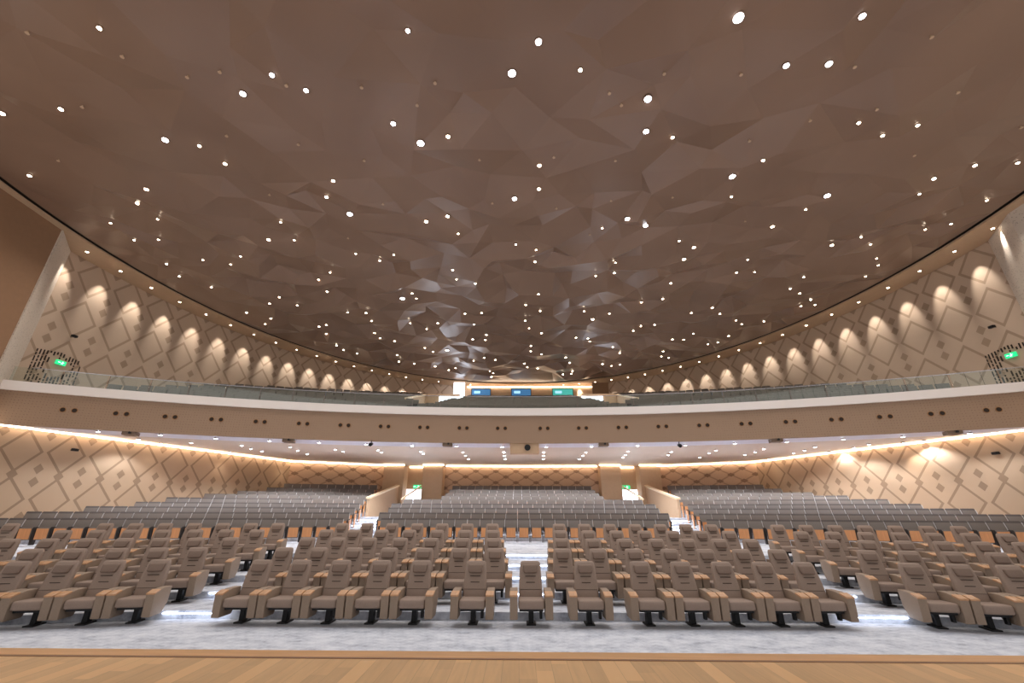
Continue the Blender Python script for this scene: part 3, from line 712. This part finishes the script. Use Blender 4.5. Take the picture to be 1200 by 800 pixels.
# ------------------------------------------------------------------ seats
def superring(w, d, r, cy, z, lean, n=4):
    """horizontal ring centred at y=cy, tilted along lean (dy per dz)"""
    return [Vector((x, cy+y, z)) for x, y in rrect(w, d, min(r, w*.49, d*.49), n)]
def make_armchair():
    t = empty('auditorium_armchair')
    parts = []
    # seat cushion
    bm = bm_(); box(bm, -.238, .238, -.34, .16, .285, .415, .045, 3)
    for v in bm.verts:
        if v.co.z > .38: v.co.z += .022*(abs(v.co.x)/.22)**2-.012*max(0, (v.co.y+.1)/.26)
    seat = obj('seat', bm, M_['leather'], t, True); parts.append(seat)
    bm = bm_(); box(bm, -.215, .215, -.27, .17, .245, .288, .01); parts.append(obj('seat_pan', bm, M_['black'], t))
    # backrest
    def by(z): return .135+.30*(z-.38)
    rings = []
    prof = [(.30, .43, .10), (.40, .44, .12), (.52, .445, .125), (.60, .44, .118), (.66, .435, .125), (.74, .43, .112), (.86, .415, .10), (.94, .40, .088), (.985, .375, .07), (1.003, .33, .045), (1.008, .25, .02)]
    for z, w, d in prof: rings.append(superring(w, d, .035 if d > .06 else d*.45, by(z), z, 0))
    bm = bm_(); loft(bm, rings)
    for z, w in ((.655, .17), (.755, .20)):
        y = by(z)-.062
        box(bm, -w/2, w/2, y-.006, y+.012, z-.006, z+.006, 0, mi=1)
    for z, w in ((.54, .40),):
        y = by(z)-.064; box(bm, -w/2, w/2, y-.002, y+.012, z-.003, z+.003, 0, mi=1)
    back = obj('backrest', bm, [M_['leather'], M_['seam']], t, True); parts.append(back)
    bm = bm_(); box(bm, -.14, .14, -.045, .03, -.075, .065, .03, 3)
    for v in bm.verts: v.co = Vector((v.co.x*(1 if v.co.z > 0 else .93), v.co.y+.30*v.co.z-(.018 if v.co.z < .02 else 0), v.co.z))
    bmesh.ops.translate(bm, vec=(0, by(.88)-.05, .885), verts=bm.verts)
    parts.append(obj('headrest', bm, M_['pillow'], t, True))
    kidmap = {}
    for s in (-1, 1):
        x0, x1 = sorted((s*.247, s*.388))
        bm = bm_(); prism_x(bm, [(-.37, .505), (-.345, .13), (.02, .13), (.16, .30), (.19, .565), (-.08, .565)], x0, x1, .014, 2)
        arm = obj('armrest', bm, M_['armside'], t, True); parts.append(arm)
        bm = bm_(); prism_x(bm, [(-.378, .49), (-.378, .52), (-.20, .562), (-.20, .53)], x0-.002, x1+.002, .004, 1)
        cp = obj('arm_cap', bm, M_['cap'], arm, True); kidmap[arm.name] = [cp]
    bm = bm_(); box(bm, -.045, .045, -.05, .10, .02, .25, .012); box(bm, -.085, .085, -.13, .17, 0, .025, .008); box(bm, .15, .2, -.2, -.12, .12, .24, .01)
    parts.append(obj('pedestal', bm, M_['black'], t))
    KIDS[t.name] = parts
    for p in parts: KIDS[p.name] = kidmap.get(p.name, [])
    return t
A0 = make_armchair(); usedA = [False]
def armchair(x, y, z, rz, label):
    if not usedA[0]:
        usedA[0] = True; A0.location = (x, y, z); A0.rotation_euler.z = rz
        tag(A0, label, 'seat', 'wide taupe armchairs in the front five rows'); return
    o = dup(A0, (x, y, z), rz, label); o['group'] = 'wide taupe armchairs in the front five rows'
for nm in [A0]: tag(A0, 'x', 'seat', 'wide taupe armchairs in the front five rows')
P = .80; VIN = [0, .755, .87, .965, 1.06]; VOUT = [7.32, 7.42, 7.55, 7.66, 7.80]
A11 = math.radians(11)
for r in range(5):
    y = VY[r]; z = 0 if r == 0 else VZ[r-1]; rn = ORD[r+1]
    if r == 0:
        xs_ = [0, 1.07, 2.16, 2.96, 3.76, 4.56, 5.36]
        for s in (-1, 1):
            for i, x in enumerate(xs_):
                if i == 0 and s == 1: continue
                sd = 'left' if s < 0 else 'right'
                lab = 'taupe armchair standing alone in the middle of the front row' if i == 0 else 'taupe armchair in the front row, %s to the %s of the middle chair' % (ORD[i], sd)
                armchair(s*x, y, 0, 0, lab)
    else:
        for s in (-1, 1):
            sd = 'left' if s < 0 else 'right'
            for i in range(7): armchair(s*(VIN[r]+P*i), y, z, 0, 'taupe armchair in the %s row, %s to the %s of the centre aisle' % (rn, ORD[i+1], sd))
    for s in (-1, 1):
        sd = 'left' if s < 0 else 'right'
        n = 4 if r == 0 else 8 if (r == 3 and s == 1) else 7
        idx = list(range(n))
        if r == 4: idx += [9, 10]
        for i in idx:
            x = VOUT[r]+P*i*math.cos(A11); yy = y-bend_v(VOUT[r])-P*i*math.sin(A11)+.08
            armchair(s*x, yy, z, -s*A11, 'taupe armchair in the %s row, %s outward from the %s side aisle' % (rn, ORD[i+1 if i < 8 else i-1], sd))

# fold-up seats of the rear stalls
def fold_parts(detail=True):
    """returns bmeshes for backrest, folded seat, side panels"""
    b = bm_()
    rings = [superring(w, d, .02, y, z, 0, 2) for z, w, d, y in ((.42, .495, .07, .02), (.6, .505, .08, .06), (.80, .505, .075, .12), (.865, .503, .07, .142), (.91, .50, .06, .155), (.935, .48, .035, .163))]
    loft(b, rings); box(b, -.225, .225, .19, .205, .45, .9, 0, mi=1)
    f = bm_(); prism_x(f, [(-.12, .60), (-.09, .20), (-.065, .17), (.0, .19), (.02, .6)], -.205, .205, .012, 1)
    u = bm_(); prism_x(u, [(-.134, .57), (-.112, .20), (-.104, .20), (-.126, .57)], -.19, .19, 0, 1)
    sp = []
    for s in (-1, 1):
        q = bm_(); x0, x1 = sorted((s*.243, s*.257))
        prism_x(q, [(-.16, .60), (-.10, .0), (.10, .0), (.14, .62), (-.14, .625)], x0, x1, 0, 1); sp.append(q)
    return b, f, u, sp
def make_fold():
    t = empty('folding_seat'); b, f, u, sp = fold_parts()
    
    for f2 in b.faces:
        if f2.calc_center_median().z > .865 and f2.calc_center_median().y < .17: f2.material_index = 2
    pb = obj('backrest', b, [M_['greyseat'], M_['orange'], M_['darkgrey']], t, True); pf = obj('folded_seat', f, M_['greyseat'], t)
    pu = obj('wooden_underside', u, M_['orange'], pf)
    fr_ = bm_(); prism_x(fr_, [(.0, .5), (.09, .5), (.19, .88), (.12, .88)], .259, .280); ff = obj('pale_gap_strip', fr_, M_['pale'], t)  # added pale strip, stands in for lit carpet seen between the backs
    p = [pb, pf, ff]+[obj('side_panel', q, M_['dark'], t) for q in sp]
    KIDS[t.name] = p
    for q in p: KIDS[q.name] = []
    KIDS[pf.name] = [pu]
    return t
R0 = make_fold()
GR = 'grey fold-up seats of the rear stalls'
tag(R0, 'x', 'seat', GR)
HW = [6.45, 6.95, 7.05, 7.1, 7.05, 5.15, 5.1, 5.0, 4.95]
PP = .545
A14 = math.radians(14)
slots = []
for k in range(9):
    y = RT[k]-.16; z = RZ[k]; n = int(2*HW[k]/PP)
    for i in range(n):
        x = (i-(n-1)/2)*PP
        slots.append((x, y, z, 0, 'centre', k, i+1))
    for s in (-1, 1):
        x0 = 8.1+.27*k; i = 0
        while True:
            x = x0+PP*i*math.cos(A14); yy = y-bend_r(x)+.04
            if x > 21.3 or yy > back_lo(x+.35)-.45: break
            slots.append((s*x, yy, z, -s*A14, 'left' if s < 0 else 'right', k, i+1)); i += 1
def seen(x, y, z):
    d = Vector((x, y, z+.8))-CAM; dz = d.dot(fv); px = 600+F*d.dot(r2)/dz
    return dz, px
vis = []; 
for sl in slots:
    dz, px = seen(*sl[:3])
    if -14 < px < 1214: vis.append((dz, sl))
vis.sort(key=lambda q: q[0])
big, rest = vis[:300], vis[300:]
first = True
for dz, (x, y, z, rz, blk, k, i) in big:
    lab = ('grey fold-up seat in the %s rear row, %s from the left in the centre block' % (ORD[k+1], od(i))) if blk == 'centre' else ('grey fold-up seat in the %s rear row, %s outward from the %s aisle' % (ORD[k+1], od(i), blk))
    if first: R0.location = (x, y, z); R0.rotation_euler.z = rz; R0['label'] = lab; first = False
    else: dup(R0, (x, y, z), rz, lab)
def merged(name, protos_bm, mats, places, label, cat):
    """one stuff mesh: protos_bm = [(bm, matindex or None)]"""
    V = []; Fc = []; MI = []
    src = []
    for b, mi in protos_bm:
        b.verts.index_update()
        src.append(([v.co.copy() for v in b.verts], [([v.index for v in f.verts], f.material_index if mi is None else mi) for f in b.faces]))
    for (x, y, z, rz) in places:
        mt = Matrix.Translation((x, y, z)) @ Matrix.Rotation(rz, 4, 'Z')
        for vs, fs in src:
            o = len(V); V += [tuple(mt @ v) for v in vs]
            for f, mi in fs: Fc.append([q+o for q in f]); MI.append(mi)
    me = bpy.data.meshes.new(name); me.from_pydata(V, [], Fc)
    for m in mats: me.materials.append(m)
    me.polygons.foreach_set('material_index', MI)
    ob = bpy.data.objects.new(name, me); COL.objects.link(ob)
    return tag(ob, label, cat, kind='stuff')
def simple_seat(pale=True):
    b = bm_(); box(b, -.25, .25, .04, .12, .42, .78, .012, 1); 
    for v in b.verts: v.co.y += .25*(v.co.z-.42)
    bmesh.ops.scale(b, vec=(1, 1, 1), verts=b.verts)
    for v in b.verts: v.co.z += .15*(v.co.z-.42)/.36
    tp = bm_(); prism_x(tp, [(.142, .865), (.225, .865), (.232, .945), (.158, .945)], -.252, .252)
    c = bm_(); prism_x(c, [(-.12, .60), (-.09, .18), (.0, .18), (.02, .6)], -.205, .205)
    d = bm_()
    for s in (-1, 1):
        x0, x1 = sorted((s*.243, s*.257)); prism_x(d, [(-.15, .60), (-.09, .0), (.10, .0), (.13, .62)], x0, x1)
    e = bm_(); prism_x(e, [(.0, .5), (.09, .5), (.19, .88), (.12, .88)], .259, .280)  # pale strip in place of lit carpet between neighbouring backs
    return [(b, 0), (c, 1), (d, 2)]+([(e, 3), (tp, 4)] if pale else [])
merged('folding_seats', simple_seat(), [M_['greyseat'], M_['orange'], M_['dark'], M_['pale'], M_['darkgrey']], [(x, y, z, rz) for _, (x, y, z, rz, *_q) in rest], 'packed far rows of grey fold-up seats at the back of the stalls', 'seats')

# end panels of the side blocks facing the aisles
for k in range(9):
    for s in (-1, 1):
        x = 8.1+.27*k-.33; y = RT[k]-.16-bend_r(x)
        t = tag(empty('seat_end_panel', (s*x, y, RZ[k]), -s*A14), 'orange wood end panel of the %s rear row on the %s side aisle' % (ORD[k+1], 'left' if s < 0 else 'right'), 'seat panel', 'wooden end panels of the rear seat rows')
        bm = bm_(); prism_x(bm, [(-.26, .62), (-.20, .02), (.16, .02), (.24, .64)], -.022, .022, .006, 1); obj('panel', bm, M_['orange'], t)
        bm = bm_(); prism_x(bm, [(-.28, .62), (.25, .64), (.25, .665), (-.28, .655)], -.03, .03, .004, 1); obj('armrest', bm, M_['dark'], t)

# balcony seats
slots = []
for k in range(12):
    if k > 11: break
    zz = BZ[k]
    hw = 5.9 if k < 2 else 5.6 if k < 7 else 5.0
    n = int(2*hw/PP)
    for i in range(n):
        x = (i-(n-1)/2)*PP; y = front_arc(x)+(BE[k] if k else .25)+.85
        slots.append((x*.985, y, zz, -math.atan2(x, y+24.45)*.4, 'centre', k, i+1))
    for s in (-1, 1):
        i = 0; x0 = (6.9 if k < 4 else 7.6 if k < 5 else 8.8)
        while True:
            x = x0 if i == 0 else x+PP*1.05*math.cos(math.atan2(x, 46.2*.9))
            if x > 19.3: break
            y = front_arc(x)+(BE[k] if k else .25)+.85
            if y > back_up(s*(x+.3))-.85: break
            slots.append((s*x, y, zz, -math.atan2(s*x, y+24.45), 'left' if s < 0 else 'right', k, i+1)); i += 1
vis = []
for sl in slots:
    dz, px = seen(*sl[:3])
    if -14 < px < 1214: vis.append((dz, sl))
vis.sort(key=lambda q: q[0]); big, rest = vis[:300], vis[300:]
sb = simple_seat(False); bb = bm_()
for b, mi in sb:
    me = bpy.data.meshes.new('tmp'); 
    for f in b.faces: f.material_index = mi
    b.to_mesh(me); bb.from_mesh(me); bpy.data.meshes.remove(me)
B0 = obj('balcony_seat', bb, [M_['greyseat'], M_['dark'], M_['dark'], M_['pale']])
tag(B0, 'x', 'seat', 'grey fold-up seats on the balcony'); first = True
for dz, (x, y, z, rz, blk, k, i) in big:
    lab = ('grey balcony seat in balcony row %s, %s from the left in its centre block' % (ORD[k+1], od(i))) if blk == 'centre' else ('grey balcony seat in balcony row %s, %s outward from its %s aisle' % (ORD[k+1], od(i), blk))
    if first: o = B0; first = False
    else: o = B0.copy(); COL.objects.link(o)
    o.location = (x, y, z); o.rotation_euler.z = rz; o['label'] = lab
merged('balcony_seats', simple_seat(False), [M_['greyseat'], M_['dark'], M_['dark'], M_['pale']], [(x, y, z, rz) for _, (x, y, z, rz, *_q) in rest], 'packed upper rows of grey fold-up seats high on the balcony', 'seats')

# ------------------------------------------------------------------ step lights and aisle steps
for r, (e, zz) in enumerate(zip(VE, VZ)):
    for nm, a, b in (('centre', -.42 if r else -.6, .42 if r else .6), ('left side', -7.0, -5.75), ('right side', 5.75, 7.0)):
        if nm == 'centre' and r == 0: continue
        if nm == 'centre': w = VIN[r]-.3; a, b = -w, w
        y = e-bend_v(max(abs(a), abs(b)) if abs(a) > 2 else 0)-.012
        bm = bm_(); box(bm, a, b, y-.012, y+.004, zz-.045, zz-.027)
        t = obj('step_light', bm, M_['strip'])
        tag(t, 'white light strip under the nosing of the %s step in the %s aisle' % (ORD[r+1], nm), 'step light', 'light strips on the steps between the armchairs')
for s in (-1, 1):
    sd = 'left' if s < 0 else 'right'
    for k in range(1, 5):
        a = 7.05; b = 7.75+.27*k
        y = RE[k]-bend_r(7.5)
        t = tag(empty('aisle_step', (0, 0, 0)), 'white-lit half step before the %s rear row in the %s aisle' % (ORD[k+1], sd), 'step', 'lit half steps in the rear aisles')
        zt = (RZ[k-1]+RZ[k])/2; x0, x1 = sorted((s*a, s*b))
        bm = bm_(); box(bm, x0, x1, y-.5, y, RZ[k-1], zt, .005); obj('tread', bm, M_['carpet'], t)
        bm = bm_(); box(bm, x0, x1, y-.52, y-.505, zt-.04, zt-.015); box(bm, x0, x1, y-.02, y-.005, RZ[k]-.04, RZ[k]-.015); obj('light_strip', bm, M_['strip'], t)

# ------------------------------------------------------------------ upper wall fittings
def on_upper(px, py, off=.0):
    d = ray(px, py); a, b = EA*WALLK, EB*WALLK; ox, oy = CAM.x-EX, CAM.y-EY
    A = (d.x/a)**2+(d.y/b)**2; B = 2*(ox*d.x/a**2+oy*d.y/b**2); C_ = (ox/a)**2+(oy/b)**2-1
    p = CAM+d*((-B+math.sqrt(B*B-4*A*C_))/2/A)
    t = math.atan2((p.x-EX)/a, (p.y-EY)/b); n = Vector((-math.sin(t)/a, -math.cos(t)/b, 0)).normalized()
    return p+n*off, n
for (px, py, gx, gy), sd in (((70, 425, 66, 428), 'left'), ((1186, 416, 1188, 420), 'right')):
    p, n = on_upper(gx, gy, .0); rz = math.atan2(n.y, n.x)+PI/2
    t = tag(empty('slotted_screen', p+n*.01, rz), 'field of dark vertical slots in the %s balcony wall around an exit sign' % sd, 'wall grille')
    bm = bm_(); rr = random.Random(3)
    for c in range(-7, 8):
        x = c*.14
        z = .62-.02*abs(c)
        while z > -.95:
            ln = rr.choice((.08, .12, .18, .24)); lo = z-ln
            mid_ = abs(x) < .3 and z > -.45 and lo < .3
            skip = (rr.random() < .12) or (z < .1 and c in (-4, -3, 3, 4, 0) and rr.random() < .7 and z > -.4)
            if not mid_ and not skip: box(bm, x-.024, x+.024, -.02, .01, lo, z)
            z = lo-.05
    obj('slots', bm, M_['slot'], t); t.children
    q, n = on_upper(px, py, .0)
    t = tag(empty('exit_sign', q+n*.05, math.atan2(n.y, n.x)+PI/2), 'glowing green exit sign among dark slots on the %s balcony wall' % sd, 'exit sign', 'green exit signs')
    bm = bm_(); box(bm, -.21, .21, -.04, .04, -.10, .10, .01); obj('housing', bm, M_['green'], t)
    bm = bm_(); box(bm, -.2, -.06, -.05, -.042, -.02, .02); cyl(bm, (.06, -.05, .07), (.06, -.042, .07), .022, n=10)
    box(bm, .03, .08, -.05, -.042, -.03, .05); box(bm, .08, .15, -.05, -.042, .0, .025); box(bm, -.02, .03, -.05, -.042, -.085, -.04); box(bm, .06, .09, -.05, -.042, -.095, -.03)
    pg = obj('pictogram', bm, M_['exitwhite'], t); pg.scale = (.75, 1, .75)
for px, py, sd, w in ((83, 394, 'left', 'high on the left wall above the balcony exit sign'), (1167, 383, 'right', 'high on the right wall above the balcony exit sign')):
    q, n = on_upper(px, py, .0)
    t = tag(empty('security_camera', q, math.atan2(n.y, n.x)+PI/2), 'small black camera '+w, 'camera', 'small black wall cameras')
    bm = bm_(); cyl(bm, (0, 0, 0), (0, -.14, 0), .02); obj('bracket', bm, M_['black'], t)
    bm = bm_(); box(bm, -.11, .11, -.26, -.12, -.05, .06, .015); cyl(bm, (.04, -.25, 0), (.04, -.3, -.01), .035); obj('body', bm, M_['black'], t)
for px, py, sd in ((83, 527, -1), (1172, 531, 1)):
    d = ray(px, py)
    best = None
    for (a, b), (c, e2) in zip(STW[2:], STW[3:]):
        ax, cx = a*sd, c*sd; det = d.x*(-(e2-b))-(-(cx-ax))*d.y
        tt = ((ax-CAM.x)*(-(e2-b))-(-(cx-ax))*(b-CAM.y))/det; uu = (d.x*(b-CAM.y)-d.y*(ax-CAM.x))/det
        if 0 <= uu <= 1: best = CAM+d*tt
    if best is None: continue
    t = tag(empty('security_camera', best, PI/2 if sd > 0 else -PI/2), 'small black camera on the %s stalls wall near the edge of the photo' % ('left' if sd < 0 else 'right'), 'camera', 'small black wall cameras')
    t.rotation_euler.z = -sd*PI/2
    bm = bm_(); cyl(bm, (0, .03, 0), (0, -.14, 0), .02); obj('bracket', bm, M_['black'], t)
    bm = bm_(); box(bm, -.12, .12, -.26, -.12, -.05, .06, .015); cyl(bm, (.04, -.25, 0), (.04, -.3, -.01), .035); obj('body', bm, M_['black'], t)

vs_ = S.view_settings; S.display_settings.display_device = 'sRGB'
vs_.view_transform = 'Standard'; vs_.look = 'None'; vs_.gamma = 1; vs_.use_curve_mapping = False; vs_.exposure = .22
